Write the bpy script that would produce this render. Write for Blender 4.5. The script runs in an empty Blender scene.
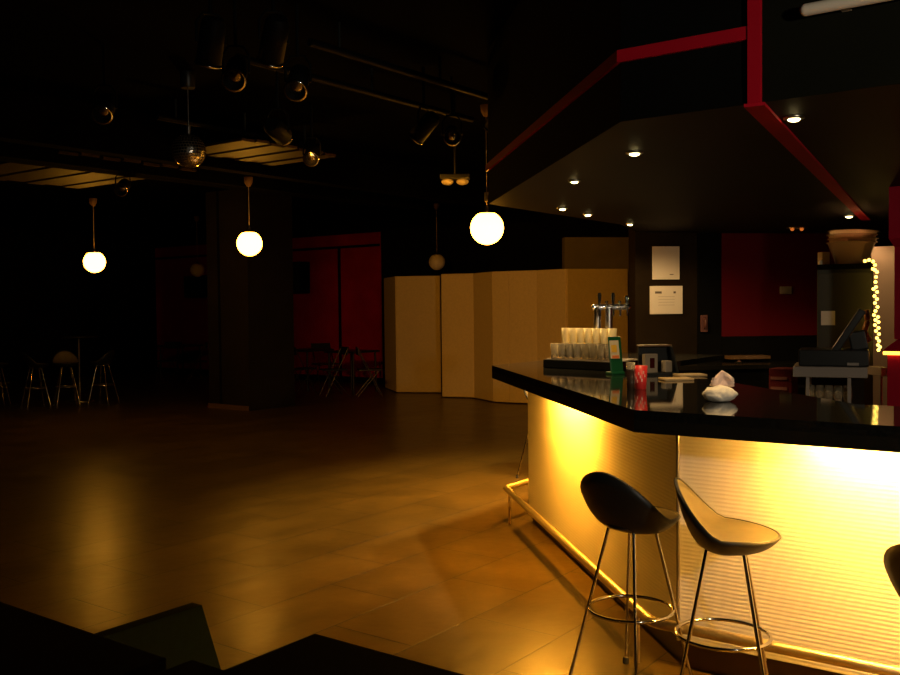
import bpy, bmesh, math, random
from mathutils import Vector, Matrix
random.seed(7)
PI = math.pi
col = bpy.context.scene.collection
sc = bpy.context.scene

# ------------------------------------------------------------------ camera
F, PITCH, ROLL, EYE = 943.14, 0.0329, 0.0103, 1.52
_f = Vector((0, math.cos(PITCH), -math.sin(PITCH)))
_u = Vector((0, math.sin(PITCH), math.cos(PITCH)))
_r = Vector((1, 0, 0))
RIGHT = math.cos(ROLL)*_r - math.sin(ROLL)*_u
UP = math.sin(ROLL)*_r + math.cos(ROLL)*_u
cam_d = bpy.data.cameras.new('camera'); cam = bpy.data.objects.new('camera', cam_d); col.objects.link(cam)
m = Matrix.Identity(4)
for i in range(3):
    m[i][0], m[i][1], m[i][2] = RIGHT[i], UP[i], -_f[i]
m[2][3] = EYE
cam.matrix_world = m
cam_d.sensor_width = 36; cam_d.lens = F/900*36; cam_d.clip_start = 0.05; cam_d.clip_end = 100
sc.camera = cam

def ray(px, py): return _f + RIGHT*((px-450)/F) - UP*((py-337.5)/F)
def at_z(px, py, z):            # where the sight line meets height z
    d = ray(px, py); return Vector((0, 0, EYE)) + d*((z-EYE)/d.z)
def at_d(px, py, D):            # where it meets distance D
    d = ray(px, py); return Vector((0, 0, EYE)) + d*(D/d.y)

# ------------------------------------------------------------------ directions of the place
dA = Vector((-0.80386, 0.59482, 0)); dB = Vector((0.59482, 0.80386, 0))
dL = Vector((-0.14782, 0.98901, 0))
nA = Vector((-0.59482, -0.80386, 0)); nL = Vector((-0.98901, -0.14782, 0)); nB = Vector((-0.80386, 0.59482, 0))
dW = Vector((0.98901, 0.14782, 0))
ANG_A = math.atan2(-dA.y, -dA.x)      # local x along -dA (to the right)
ANG_B = math.atan2(dB.y, dB.x)
ANG_L = math.atan2(-dL.y, -dL.x)
ANG_W = math.atan2(dW.y, dW.x)
P0 = Vector((0.29448, 6.67287, 0)); P1 = Vector((0.73115, 3.75119, 0))
P2 = P1 - dA*2.6; P3 = P0 + dB*2.0
def bar_line(o):                 # outline of the bar moved outward by o (inward if negative)
    b1 = (nL+nA)/(1+nL.dot(nA)); b0 = (nL+nB)/(1+nL.dot(nB))
    return [P2+nA*o, P1+b1*o, P0+b0*o, P3+nB*o]

# ------------------------------------------------------------------ materials
def mat(name, color, rough=0.5, metal=0.0, emit=None, strength=0, trans=0, ior=1.45, spec=0.5, noise=0, nscale=8, bump=0, bscale=60):
    mt = bpy.data.materials.new(name); mt.use_nodes = True
    nt = mt.node_tree; b = nt.nodes['Principled BSDF']
    b.inputs['Base Color'].default_value = (*color, 1)
    b.inputs['Roughness'].default_value = rough; b.inputs['Metallic'].default_value = metal
    b.inputs['Transmission Weight'].default_value = trans; b.inputs['IOR'].default_value = ior
    b.inputs['Specular IOR Level'].default_value = spec
    if emit:
        b.inputs['Emission Color'].default_value = (*emit, 1); b.inputs['Emission Strength'].default_value = strength
    tc = nt.nodes.new('ShaderNodeTexCoord')
    if noise:
        n = nt.nodes.new('ShaderNodeTexNoise'); n.inputs['Scale'].default_value = nscale; n.inputs['Detail'].default_value = 5
        r = nt.nodes.new('ShaderNodeValToRGB')
        r.color_ramp.elements[0].position = .3; r.color_ramp.elements[1].position = .7
        r.color_ramp.elements[0].color = (*[c*(1-noise) for c in color], 1)
        r.color_ramp.elements[1].color = (*[min(1, c*(1+noise)) for c in color], 1)
        nt.links.new(tc.outputs['Object'], n.inputs['Vector']); nt.links.new(n.outputs['Fac'], r.inputs['Fac'])
        nt.links.new(r.outputs['Color'], b.inputs['Base Color'])
    if bump:
        n = nt.nodes.new('ShaderNodeTexNoise'); n.inputs['Scale'].default_value = bscale
        bp = nt.nodes.new('ShaderNodeBump'); bp.inputs['Strength'].default_value = bump; bp.inputs['Distance'].default_value = .01
        nt.links.new(tc.outputs['Object'], n.inputs['Vector']); nt.links.new(n.outputs['Fac'], bp.inputs['Height'])
        nt.links.new(bp.outputs['Normal'], b.inputs['Normal'])
    return mt

AMBER = (1, .385, .026)
M = dict(
    black=mat('matte_black_paint', (.003, .003, .0025), .85, spec=.1, noise=.3, nscale=3),
    ceiling=mat('black_ceiling_paint', (.0016, .0014, .001), .95, spec=.02, noise=.3, nscale=2),
    soffit=mat('dark_soffit_paint', (.011, .009, .0045), .6, spec=.2, noise=.2, nscale=2),
    greyface=mat('dark_grey_paint', (.008, .0085, .005), .8, spec=.05, noise=.15, nscale=3),
    pillar=mat('dark_brown_paint', (.017, .013, .007), .7, spec=.2, noise=.2, nscale=3),
    skirting=mat('brown_skirting', (.16, .09, .04), .5),
    brownwall=mat('dark_brown_wall', (.017, .011, .0045), .7, spec=.08, noise=.2, nscale=4),
    beige=mat('beige_wall_paint', (.42, .34, .22), .7, noise=.08, nscale=4),
    taupe=mat('taupe_wall', (.20, .17, .11), .7, noise=.1, nscale=4),
    slat=mat('brown_ceiling_board', (.036, .018, .006), .6, noise=.25, nscale=5),
    red=mat('red_wall_paint', (.40, .006, .028), .6, spec=.15, noise=.15, nscale=3),
    redgloss=mat('red_trim_paint', (.50, .005, .022), .5, spec=.2),
    screen=mat('cream_screen_fabric', (.80, .64, .30), .8, noise=.05, nscale=30, bump=.15, bscale=200),
    granite=mat('polished_black_granite', (.008, .008, .007), .05, noise=.5, nscale=90),
    granite_lip=mat('polished_black_edge', (.010, .010, .008), .18),
    panel=mat('white_corrugated_sheet', (.80, .78, .72), .45),
    plinth=mat('dark_brown_plinth', (.10, .06, .03), .5),
    chrome=mat('polished_chrome', (.80, .78, .74), .12, 1),
    darkmetal=mat('dark_metal_tube', (.10, .09, .08), .35, .9),
    brass=mat('satin_rail_metal', (.82, .70, .50), .38, 1),
    canblack=mat('black_spotlight_paint', (.004, .004, .004), .6, spec=.15),
    panelsteel=mat('satin_steel_sheet', (.40, .29, .24), .35, .75),
    steel=mat('brushed_steel', (.55, .53, .50), .30, 1),
    shell=mat('black_moulded_plastic', (.012, .014, .013), .45),
    pad=mat('tan_seat_pad', (.12, .105, .062), .6, noise=.1, nscale=20),
    rubber=mat('black_rubber', (.01, .01, .01), .8),
    tabletop=mat('black_table_laminate', (.0025, .0022, .002), .9, spec=.05),
    chair=mat('black_chair_lacquer', (.012, .010, .009), .45),
    green=mat('dark_green_upholstery', (.006, .012, .0085), .8, spec=.05, noise=.2, nscale=30),
    globe=mat('lit_opal_glass', (.9, .85, .7), .3, emit=(1, .40, .030), strength=32),
    opal=mat('unlit_opal_glass', (.75, .66, .50), .3),
    cord=mat('pale_cord', (.45, .36, .25), .6),
    bulb=mat('halogen_bulb_glow', (1, .9, .6), .3, emit=(1, .78, .32), strength=14),
    dimbulb=mat('dim_orange_bulb', (1, .5, .2), .3, emit=(1, .22, .03), strength=.55),
    tube=mat('lit_fluorescent_tube', (1, .9, .6), .3, emit=AMBER, strength=740),
    tube_warm=mat('lit_pale_fluorescent_tube', (1, .9, .6), .3, emit=(1, .45, .06), strength=680),
    offtube=mat('unlit_white_tube', (.80, .72, .60), .35),
    housing=mat('white_metal_housing', (.6, .58, .52), .4),
    mirror=mat('mirror_tile', (.80, .76, .68), .22, 1),
    ballcore=mat('mirror_ball_grout', (.30, .24, .14), .5),
    litglass=mat('painted_glow_glass', (1, .86, .46), .45, trans=.25, ior=1.3),  # yellow milky colour stands in for the lit glow of the upper tumblers
    glass=mat('clear_drinking_glass', (1, .90, .66), .06, trans=.84, ior=1.42),
    clearplastic=mat('clear_plastic', (.95, .74, .60), .12, trans=.72, ior=1.35),
    paper=mat('white_paper', (.82, .76, .64), .7),
    ink=mat('grey_print', (.16, .13, .10), .7),
    napkin=mat('white_cotton', (.86, .82, .72), .8, bump=.3, bscale=70),
    tissue=mat('pale_pink_tissue', (.82, .64, .58), .8, bump=.4, bscale=60),
    cup=mat('red_cup_plastic', (.55, .03, .03), .3),
    cupmark=mat('pale_cup_print', (.75, .45, .40), .4),
    cola=mat('dark_cola_glass', (.02, .012, .01), .06),
    greenplastic=mat('green_plastic', (.006, .085, .028), .35),
    picture_white=mat('pale_card_print', (.72, .62, .40), .5),
    picture_yellow=mat('yellow_card_print', (.85, .50, .04), .5),
    picture_orange=mat('orange_card_print', (.75, .22, .05), .5),
    mat_tan=mat('tan_bar_mat', (.55, .40, .20), .5),
    fridge=mat('dark_grey_enamel', (.060, .060, .044), .45, spec=.25),
    shelf=mat('grey_shelf_laminate', (.36, .30, .25), .5),
    till=mat('black_till_plastic', (.012, .013, .012), .35),
    cardbeige=mat('beige_cardboard', (.50, .34, .18), .7),
    led=mat('amber_led_strip', (1, .6, .1), .4, emit=(1, .42, .05), strength=4),
    fairy=mat('warm_fairy_bulb', (1, .8, .3), .3, emit=(1, .62, .10), strength=5),
    switch=mat('pale_switch_plastic', (.30, .26, .20), .4),
    pinkplastic=mat('dull_pink_plastic', (.14, .055, .045), .5),
    bottle=mat('dark_bottle_glass', (.02, .02, .014), .08),
    redbox=mat('dark_red_box_card', (.045, .003, .003), .8, spec=.1),
    boxprint=mat('faded_box_print', (.09, .025, .018), .6),
    oak=mat('orange_wood', (.42, .18, .05), .5),
)

def floor_material():
    mt = bpy.data.materials.new('brown_floor_tiles'); mt.use_nodes = True
    nt = mt.node_tree; b = nt.nodes['Principled BSDF']; L = nt.links.new; N = nt.nodes.new
    tc = N('ShaderNodeTexCoord'); mp = N('ShaderNodeMapping')
    mp.inputs['Rotation'].default_value = (0, 0, -ANG_B)
    mp.inputs['Location'].default_value = (-3.73+.48*10, 2.17+.48*20, 0)
    L(tc.outputs['Object'], mp.inputs['Vector'])
    br = N('ShaderNodeTexBrick'); br.offset = .5; br.squash = 1
    for k, v in (('Scale', 1), ('Mortar Size', .005), ('Mortar Smooth', .3), ('Bias', 0), ('Brick Width', .96), ('Row Height', .48)):
        br.inputs[k].default_value = v
    br.inputs['Color1'].default_value = (.094, .060, .010, 1); br.inputs['Color2'].default_value = (.078, .050, .008, 1)
    br.inputs['Mortar'].default_value = (.018, .014, .006, 1)
    L(mp.outputs['Vector'], br.inputs['Vector'])
    n = N('ShaderNodeTexNoise'); n.inputs['Scale'].default_value = 2.6; n.inputs['Detail'].default_value = 6
    L(mp.outputs['Vector'], n.inputs['Vector'])
    mx = N('ShaderNodeMixRGB'); mx.blend_type = 'MULTIPLY'; mx.inputs['Fac'].default_value = .55
    rp = N('ShaderNodeValToRGB'); rp.color_ramp.elements[0].position = .3; rp.color_ramp.elements[1].position = .72
    rp.color_ramp.elements[0].color = (.45, .45, .45, 1); rp.color_ramp.elements[1].color = (1.15, 1.1, 1.0, 1)
    L(n.outputs['Fac'], rp.inputs['Fac']); L(br.outputs['Color'], mx.inputs['Color1']); L(rp.outputs['Color'], mx.inputs['Color2'])
    L(mx.outputs['Color'], b.inputs['Base Color'])
    rr = N('ShaderNodeMapRange'); rr.inputs['To Min'].default_value = .25; rr.inputs['To Max'].default_value = .38
    L(n.outputs['Fac'], rr.inputs['Value']); L(rr.outputs['Result'], b.inputs['Roughness'])
    n2 = N('ShaderNodeTexNoise'); n2.inputs['Scale'].default_value = 5; n2.inputs['Detail'].default_value = 3
    L(mp.outputs['Vector'], n2.inputs['Vector'])
    bp = N('ShaderNodeBump'); bp.inputs['Strength'].default_value = .35; bp.inputs['Distance'].default_value = .012
    L(n2.outputs['Fac'], bp.inputs['Height'])
    bp2 = N('ShaderNodeBump'); bp2.invert = True; bp2.inputs['Strength'].default_value = .5; bp2.inputs['Distance'].default_value = .004
    L(br.outputs['Fac'], bp2.inputs['Height']); L(bp.outputs['Normal'], bp2.inputs['Normal']); L(bp2.outputs['Normal'], b.inputs['Normal'])
    b.inputs['Specular IOR Level'].default_value = .32
    return mt
M['floor'] = floor_material()

# ------------------------------------------------------------------ mesh builder
class MB:
    def __init__(s): s.bm = bmesh.new()
    def _new(s, vs, fs, smooth=False):
        v = [s.bm.verts.new(p) for p in vs]
        for f in fs:
            try:
                fc = s.bm.faces.new([v[i] for i in f]); fc.smooth = smooth
            except ValueError: pass
        return v
    def box(s, c, size, rz=0, bevel=0, rot=None):
        bm2 = bmesh.new(); bmesh.ops.create_cube(bm2, size=1)
        for v in bm2.verts: v.co = Vector((v.co.x*size[0], v.co.y*size[1], v.co.z*size[2]))
        if bevel: bmesh.ops.bevel(bm2, geom=bm2.edges[:], offset=bevel, segments=2, affect='EDGES', profile=.6)
        R = (rot.to_4x4() if rot else Matrix.Rotation(rz, 4, 'Z'))
        T = Matrix.Translation(Vector(c)) @ R
        bm2.verts.index_update()
        s._new([T @ v.co for v in bm2.verts], [[v.index for v in f.verts] for f in bm2.faces])
        bm2.free(); return s
    def lathe(s, prof, c=(0, 0, 0), seg=24, cap0=True, cap1=True, axis=None, smooth=True):
        Q = Matrix.Identity(3)
        if axis is not None: Q = Vector((0, 0, 1)).rotation_difference(Vector(axis).normalized()).to_matrix()
        c = Vector(c); vs = []
        for (r, z) in prof:
            for k in range(seg):
                a = 2*PI*k/seg; vs.append(c + Q @ Vector((r*math.cos(a), r*math.sin(a), z)))
        fs = []
        for i in range(len(prof)-1):
            for k in range(seg):
                k2 = (k+1) % seg; fs.append((i*seg+k, i*seg+k2, (i+1)*seg+k2, (i+1)*seg+k))
        v = s._new(vs, fs, smooth)
        for flag, idx, rev in ((cap0, 0, True), (cap1, len(prof)-1, False)):
            if flag:
                ring = v[idx*seg:(idx+1)*seg]
                try:
                    fc = s.bm.faces.new(ring[::-1] if rev else ring)
                    for e in fc.edges: e.smooth = False
                except ValueError: pass
        return s
    def cyl(s, a, b, r, r2=None, seg=14):
        a, b = Vector(a), Vector(b); d = b-a
        return s.lathe([(r, 0), (r if r2 is None else r2, d.length)], a, seg, axis=d)
    def sphere(s, c, r, seg=24, rings=14, sz=1):
        prof = [(max(r*math.sin(PI*i/rings), 1e-4), -r*sz*math.cos(PI*i/rings)) for i in range(rings+1)]
        return s.lathe(prof, c, seg)
    def tube(s, pts, r, seg=10, closed=False):
        pts = [Vector(p) for p in pts]; n = len(pts); vs = []; prev = None
        for i in range(n):
            if closed: t = (pts[(i+1) % n]-pts[i-1])
            else: t = pts[min(i+1, n-1)]-pts[max(i-1, 0)]
            t.normalize()
            if prev is None:
                u = t.cross(Vector((0, 0, 1)));
                if u.length < .05: u = t.cross(Vector((1, 0, 0)))
            else: u = prev - t*prev.dot(t)
            u.normalize(); prev = u; w = t.cross(u)
            for k in range(seg):
                a = 2*PI*k/seg; vs.append(pts[i]+u*(r*math.cos(a))+w*(r*math.sin(a)))
        fs = []
        for i in range(n if closed else n-1):
            j = (i+1) % n
            for k in range(seg):
                k2 = (k+1) % seg; fs.append((i*seg+k, i*seg+k2, j*seg+k2, j*seg+k))
        v = s._new(vs, fs, True)
        if not closed:
            s.bm.faces.new(v[:seg][::-1]); s.bm.faces.new(v[-seg:])
        return s
    def prism(s, poly, z0, z1):
        n = len(poly)
        vs = [Vector((p[0], p[1], z0)) for p in poly] + [Vector((p[0], p[1], z1)) for p in poly]
        fs = [tuple(range(n))[::-1], tuple(range(n, 2*n))] + [(i, (i+1) % n, n+(i+1) % n, n+i) for i in range(n)]
        s._new(vs, fs); return s
    def extrude_profile(s, prof, p, q, up=Vector((0, 0, 1)), out=None):
        """section prof [(out, z)...] closed, carried straight from p to q"""
        vs = [Vector(e)+out*a+up*b for e in (p, q) for (a, b) in prof]; n = len(prof)
        fs = [(i, (i+1) % n, n+(i+1) % n, n+i) for i in range(n)] + [tuple(range(n))[::-1], tuple(range(n, 2*n))]
        s._new(vs, fs); return s
    def build(s, name, m, parent=None, loc=None, world=False):
        """vertices are local to the parent; world=True converts world positions; loc sets the origin of a top-level mesh"""
        bm = s.bm
        bmesh.ops.recalc_face_normals(bm, faces=bm.faces[:])
        if parent is not None and world:
            inv = parent.matrix_basis.inverted()
            q = parent.parent
            if q is not None: inv = inv @ q.matrix_basis.inverted()
            for v in bm.verts: v.co = inv @ v.co
        if loc is not None:
            for v in bm.verts: v.co -= Vector(loc)
        me = bpy.data.meshes.new(name); bm.to_mesh(me); bm.free()
        me.materials.append(m)
        o = bpy.data.objects.new(name, me); col.objects.link(o)
        if parent is not None: o.parent = parent
        if loc is not None: o.location = loc
        return o

def tag(o, label, cat, group=None):
    o['label'] = label; o['category'] = cat
    if group: o['group'] = group
    return o
def thing(name, label, cat, loc=(0, 0, 0), rz=0, group=None):
    o = bpy.data.objects.new(name, None); col.objects.link(o); o.empty_display_size = .1
    o.location = loc; o.rotation_euler = (0, 0, rz)
    o.matrix_basis = Matrix.Translation(Vector(loc)) @ Matrix.Rotation(rz, 4, 'Z')
    return tag(o, label, cat, group)
def struct(name, mb, m, parent=None):
    o = mb.build(name, m, parent)
    if parent is None: o['kind'] = 'structure'
    return o
def copy_tree(o, loc=None, rz=None, label=None, parent=None):
    c = o.copy(); col.objects.link(c)
    if parent is not None: c.parent = parent
    if loc is not None:
        c.matrix_basis = Matrix.Translation(Vector(loc)) @ Matrix.Rotation(rz or 0, 4, 'Z')
    if label: c['label'] = label
    for ch in [k for k in bpy.data.objects if k.parent == o]: copy_tree(ch, parent=c)
    return c
def light(name, kind, loc, energy, color, target=None, **kw):
    d = bpy.data.lights.new(name, kind); d.energy = energy; d.color = color
    for k, v in kw.items(): setattr(d, k, v)
    o = bpy.data.objects.new(name, d); col.objects.link(o); o.location = loc
    if target is not None: o.rotation_euler = (Vector(target)-Vector(loc)).to_track_quat('-Z', 'Y').to_euler()
    return o

# ================================================================== THE ROOM
H = 3.30
def ut(u, t): return -dA*u + dB*t          # u to the right along the far wall, t towards it
U0, U1, T0, T1 = -19.6, 3.2, -3.5, 14.17
def wall(name, a, b, z0, z1, th, m, out):
    a, b = Vector(a), Vector(b)
    return struct(name, MB().prism([a, b, b+out*th, a+out*th], z0, z1), m)
fl = MB(); fl.prism([ut(U0, T0), ut(U1, T0), ut(U1, T1), ut(U0, T1)], -.1, 0); struct('floor', fl, M['floor'])
ce = MB(); ce.prism([ut(U0, T0), ut(U1, T0), ut(U1, T1), ut(U0, T1)], H, H+.1); struct('ceiling', ce, M['ceiling'])
wall('wall_left', ut(U0, T0), ut(U0, T1), 0, H, .15, M['black'], dA)
wall('wall_right', ut(U1, T0), ut(U1, T1), 0, H, .15, M['black'], -dA)
wall('wall_rear', ut(U0, T0), ut(U1, T0), 0, H, .15, M['black'], -dB)
wall('wall_far', ut(U0, T1), ut(U1, T1), 0, H, .15, M['black'], dB)
# red cladding on the far wall, with its black battens
RU0, RU1 = -19.3, -12.15
ru = lambda p: -(p.x*dA.x + p.y*dA.y)
rc = MB(); rc.prism([ut(RU0, T1-.03), ut(RU1, T1-.03), ut(RU1, T1-.002), ut(RU0, T1-.002)], .12, 3.0); struct('wall_panel', rc, M['red'])
t = MB(); t.prism([ut(RU0, T1-.045), ut(RU1, T1-.045), ut(RU1, T1-.031), ut(RU0, T1-.031)], 2.72, 2.77); struct('trim_1', t, M['black'])
for i, px in enumerate((341, 262)):
    d = ray(px, 300); k = T1/(d.x*dB.x+d.y*dB.y); q = d*k; u = ru(q)
    t = MB(); t.prism([ut(u-.035, T1-.045), ut(u+.035, T1-.045), ut(u+.035, T1-.031), ut(u-.035, T1-.031)], .12, 2.719); struct('trim_%d' % (2+i), t, M['black'])
# square pillar
pn = at_z(250, 411, 0); s_ = .92
pl = MB(); pl.prism([pn, pn+dB*s_, pn+dB*s_+dA*s_, pn+dA*s_], 0, H); struct('pillar', pl, M['pillar'])
t = MB(); t.prism([pn+nA*.012+dA*.62, pn+nA*.012+dA*.66, pn+nA*.002+dA*.66, pn+nA*.002+dA*.62], .08, H); struct('trim_4', t, M['black'])
t = MB(); t.prism([pn+nA*.02+dA*.02, pn+nA*.02+dA*(s_+.01), pn+nA*.002+dA*(s_+.01), pn+nA*.002+dA*.02], 0, .07); struct('baseboard_pillar', t, M['skirting'])

# boards under the ceiling that the globe lamps light from below
for i, (px, py, wu, wt) in enumerate(((70, 172, 2.2, 1.6), (258, 153, .9, 1.2))):
    c = at_z(px, py, 2.99)
    g = MB()
    n = 7
    for k in range(n):
        g.box(c + dB*((k-(n-1)/2)*wt/n) + Vector((0, 0, .012*(k % 2))), (wu, wt/n*.86, .025), ANG_A)
    struct('trim_%d' % (5+i), g, M['slat'])
# black beams
for i, (px, py) in enumerate(((60, 163), (150, 172), (250, 170))):
    c = at_z(px, py, 2.93)
    g = MB(); g.box(c + Vector((0, 0, .16)), (9.0, .16, .40), ANG_B); struct('trim_%d' % (7+i), g, M['ceiling'])

# ------------------------------------------------------------------ bar bulkhead and soffit
ZS = 2.236
bl = bar_line(.057); bl[2] = bl[2]-nB*.057; bin_ = bar_line(-.02)
WB = Vector((1.845, 9.367, 0))           # left end of the wall behind the bar
wr = WB + dW*3.2
sofL = bl[3] + dB*.15
sf = MB(); sf.prism([bl[0], bl[1], bl[2], sofL, WB+dW*.02, wr, wr-dB*2.0], ZS, ZS+.05); struct('ceiling_soffit', sf, M['soffit'])
post = at_z(757.5, 104, ZS)
def along(a, b, s): return a + (b-a).normalized()*s
pm = bl[1] - dA*((post-bl[1]).dot(-dA))
def face(name, a, b, o, m):
    g = MB(); g.prism([a, b, b+o*.04, a+o*.04], ZS+.05, H); return struct(name, g, m)
face('ceiling_bulkhead', bl[1], bl[2], -nL, M['black'])
face('ceiling_bulkhead', pm, bl[1], -nA, M['black'])
face('ceiling_bulkhead', bl[0], pm, -nA, M['greyface'])
face('ceiling_bulkhead', bl[2], sofL, -nB, M['black'])
for nm, a, b, m_, o in (('a', bl[1], bl[2], M['black'], nL), ('b', pm, bl[1], M['black'], nA), ('c', bl[0], pm, M['greyface'], nA), ('d', bl[2], sofL, M['black'], nB)):
    g = MB(); g.prism([a+o*.004, b+o*.004, b+o*.001, a+o*.001], ZS, ZS+.06); struct('trim_1%s' % {'a': 0, 'b': 1, 'c': 2, 'd': 3}[nm], g, m_)
# red bands
zb = ZS + .228
g = MB(); g.prism([bl[1]+(nL+nA)/(1+nL.dot(nA))*.018, bl[2]+nL*.018, bl[2]+nL*.002, bl[1]+(nL+nA)/(1+nL.dot(nA))*.002], zb, zb+.047); struct('trim_14', g, M['redgloss'])
g = MB(); g.prism([pm+nA*.018, bl[1]+(nL+nA)/(1+nL.dot(nA))*.018, bl[1]+(nL+nA)/(1+nL.dot(nA))*.002, pm+nA*.002], zb, zb+.047); struct('trim_15', g, M['redgloss'])
g = MB(); g.prism([pm+dA*.023+nA*.024, pm-dA*.023+nA*.024, pm-dA*.023+nA*.005, pm+dA*.023+nA*.005], ZS-.004, H); struct('trim_16', g, M['redgloss'])
sa = at_z(757, 104.5, ZS); sb = at_z(866, 219, ZS)
sd = (sb-sa).normalized(); sn = Vector((sd.y, -sd.x, 0))
g = MB(); g.prism([pm-sn*.036+nA*.02, pm+sn*.036+nA*.02, sb+sn*.036, sb-sn*.036], ZS-.014, ZS-.002); struct('trim_17', g, M['redgloss'])

# ------------------------------------------------------------------ walls behind the bar
wall('wall_bar', WB, wr, 0, H, .2, M['brownwall'], -nL.cross(Vector((0, 0, 1))) if False else Vector((-dW.y, dW.x, 0)))
inW = Vector((dW.y, -dW.x, 0))           # towards the camera
def wall_u(px, py=300):                   # distance along wall_bar seen at a pixel column
    d = ray(px, py); nn = Vector((-dW.y, dW.x, 0)); k = WB.dot(nn)/d.dot(nn); return (d*k - WB).dot(dW)
def wall_z(px, py):
    d = ray(px, py); nn = Vector((-dW.y, dW.x, 0)); k = WB.dot(nn)/(d.x*nn.x+d.y*nn.y); return EYE + d.z*k
def wslab(name, px0, px1, z0, z1, th, m, st=True, off=.002):
    a, b = wall_u(px0), wall_u(px1)
    g = MB(); g.prism([WB+dW*a+inW*off, WB+dW*b+inW*off, WB+dW*b+inW*(off+th), WB+dW*a+inW*(off+th)], z0, z1)
    return struct(name, g, m) if st else g
wslab('door_1', 697, 720.5, 0, ZS-.01, .02, M['black'])
wslab('wall_panel', 720.8, 835, 0, 1.188, .02, M['black'])
wslab('wall_panel', 720.8, 835, 1.19, ZS-.01, .02, mat('dark_red_panel', (.11, .003, .006), .6, spec=.15))
# taupe wall far behind, left of the dark wall, darker than the screens
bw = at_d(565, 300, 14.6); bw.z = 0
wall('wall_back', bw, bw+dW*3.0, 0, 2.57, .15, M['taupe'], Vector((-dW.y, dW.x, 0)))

# ================================================================== BAR
zc, th = 1.10, .09
o = bar_line(0); i1 = bar_line(-.66); iw = bar_line(-.95)
# inner outline: 0.66 m deep on the front wing, deeper round the corner
def cross2(p, d, q, e):
    den = d.x*e.y-d.y*e.x; k = ((q.x-p.x)*e.y-(q.y-p.y)*e.x)/den; return p+d*k
ic = cross2(i1[0], dA, iw[1], dL)
wt_ = MB(); wt_.prism([o[0], o[1], o[2], o[3], iw[3], iw[2], ic, i1[0]], zc-.04, zc)
w = wt_.build('bar_worktop', M['granite'], loc=(P1.x, P1.y, zc-.04))
tag(w, 'thick polished black stone worktop of the angled bar', 'bar counter')
fi = bar_line(-.022)
g = MB(); g.prism([o[0], o[1], o[2], o[3], fi[3], fi[2], fi[1], fi[0]], zc-th, zc-.0402)
for v in g.bm.verts: v.co -= Vector((P1.x, P1.y, zc-.04))
g.build('front_fascia', M['granite_lip'], w)
US = zc-.041          # underside of the slab
# base with corrugated fronts
off = -.23
pan = bar_line(off); panb = bar_line(off-.03)
base = thing('bar_counter', 'pale corrugated front of the bar below the black worktop', 'bar front', (P1.x, P1.y, 0))
def corrugated(a, b, n, name):
    g = MB(); pitch = .0165; z = .125; prof = []
    while z < US-.004:
        for k in range(4):
            zz = z+pitch*k/4
            if zz < US-.003: prof.append((.0004*math.sin(2*PI*k/4)+.0004, zz))
        z += pitch
    top = prof[-1][1]
    prof = prof + [(-.03, top), (-.03, .125)]
    g.extrude_profile(prof, a, b, out=n)
    return g.build(name, M['panel'], base, world=True)
Ls = pan[2] + dL*-.0
corrugated(pan[0], pan[1], nA, 'front_panel')
corrugated(pan[1], pan[2]-dL*.03, nL, 'front_panel')
corrugated(pan[2]+dB*.02, pan[3], nB, 'front_panel')
pp = bar_line(off-.035); pq = bar_line(off-.06)
g = MB(); g.prism([pp[0], pp[1], pp[2], pp[3], pq[3], pq[2], pq[1], pq[0]], 0, .13); g.build('plinth', M['plinth'], base, world=True)
g = MB(); ps = bar_line(off-.064); pt_ = bar_line(off-.10); g.prism([ps[0], ps[1], ps[2], ps[3], pt_[3], pt_[2], pt_[1], pt_[0]], 0, US-.002); g.build('backing_board', M['black'], base, world=True)
g = MB(); g.cyl(pan[1]+(nL+nA)*.006+Vector((0, 0, .125)), pan[1]+(nL+nA)*.006+Vector((0, 0, US-.002)), .008); g.build('corner_strip', M['steel'], base, world=True)
# foot rail
rl = bar_line(-.085)
rail = thing('foot_rail', 'brass coloured tubular foot rail running round the foot of the bar', 'foot rail', (rl[1].x, rl[1].y, 0))
zr = .228
def corner(a, c, b, r=.03, n=5):
    d1 = (a-c).normalized(); d2 = (b-c).normalized(); p, q = c+d1*r, c+d2*r
    return [(1-k/n)**2*p + 2*(1-k/n)*(k/n)*c + (k/n)**2*q for k in range(n+1)]
pth = [rl[0]] + corner(rl[0], rl[1], rl[2]) + corner(rl[1], rl[2], rl[3]) + [rl[3]]
g = MB(); g.tube([p+Vector((0, 0, zr)) for p in pth], .022, 14); g.build('rail_tube', M['brass'], rail, world=True)
def bracket(p, n):
    b_ = MB(); b_.cyl(p, p+Vector((0, 0, zr-.015)), .008)
    b_.build('rail_bracket', M['brass'], rail, world=True)
for s in (.12, 2.72): bracket(rl[2]-dL*s, nL)
for s in (.9, 2.1): bracket(rl[1]-dA*s, nA)
bracket(rl[2]+dB*.9, nB)
# fluorescent tubes under the worktop
def tube_light(a, b, label, m_='tube'):
    a, b = Vector(a), Vector(b); c = (a+b)/2
    t = thing('tube_light', label, 'light', (c.x, c.y, US-.045))
    d = (b-a).normalized()
    g = MB(); g.box((c.x, c.y, US-.008), ((b-a).length+.06, .04, .014), math.atan2(d.y, d.x), .003); g.build('housing', M['housing'], t, world=True)
    g = MB(); z = Vector((0, 0, US-.030)); g.cyl(a+z, b+z, .012); g.build('lamp_tube', M[m_], t, world=True)
    for e in (a, b):
        g = MB(); g.box(e+Vector((0, 0, US-.029)), (.02, .028, .03), math.atan2(d.y, d.x)); g.build('end_cap', M['housing'], t, world=True)
tl = bar_line(-.07)
tube_light(tl[1]+dL*1.28, tl[1]+dL*2.05, 'lit tube under the worktop edge on the left wing of the bar')
tube_light(tl[1]-dA*.58, tl[1]-dA*1.90, 'lit tube under the worktop edge above the brightest front panel', 'tube_warm')
tube_light(tl[2]+dB*.45, tl[2]+dB*1.35, 'lit tube under the worktop on the far side of the bar end')

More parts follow.
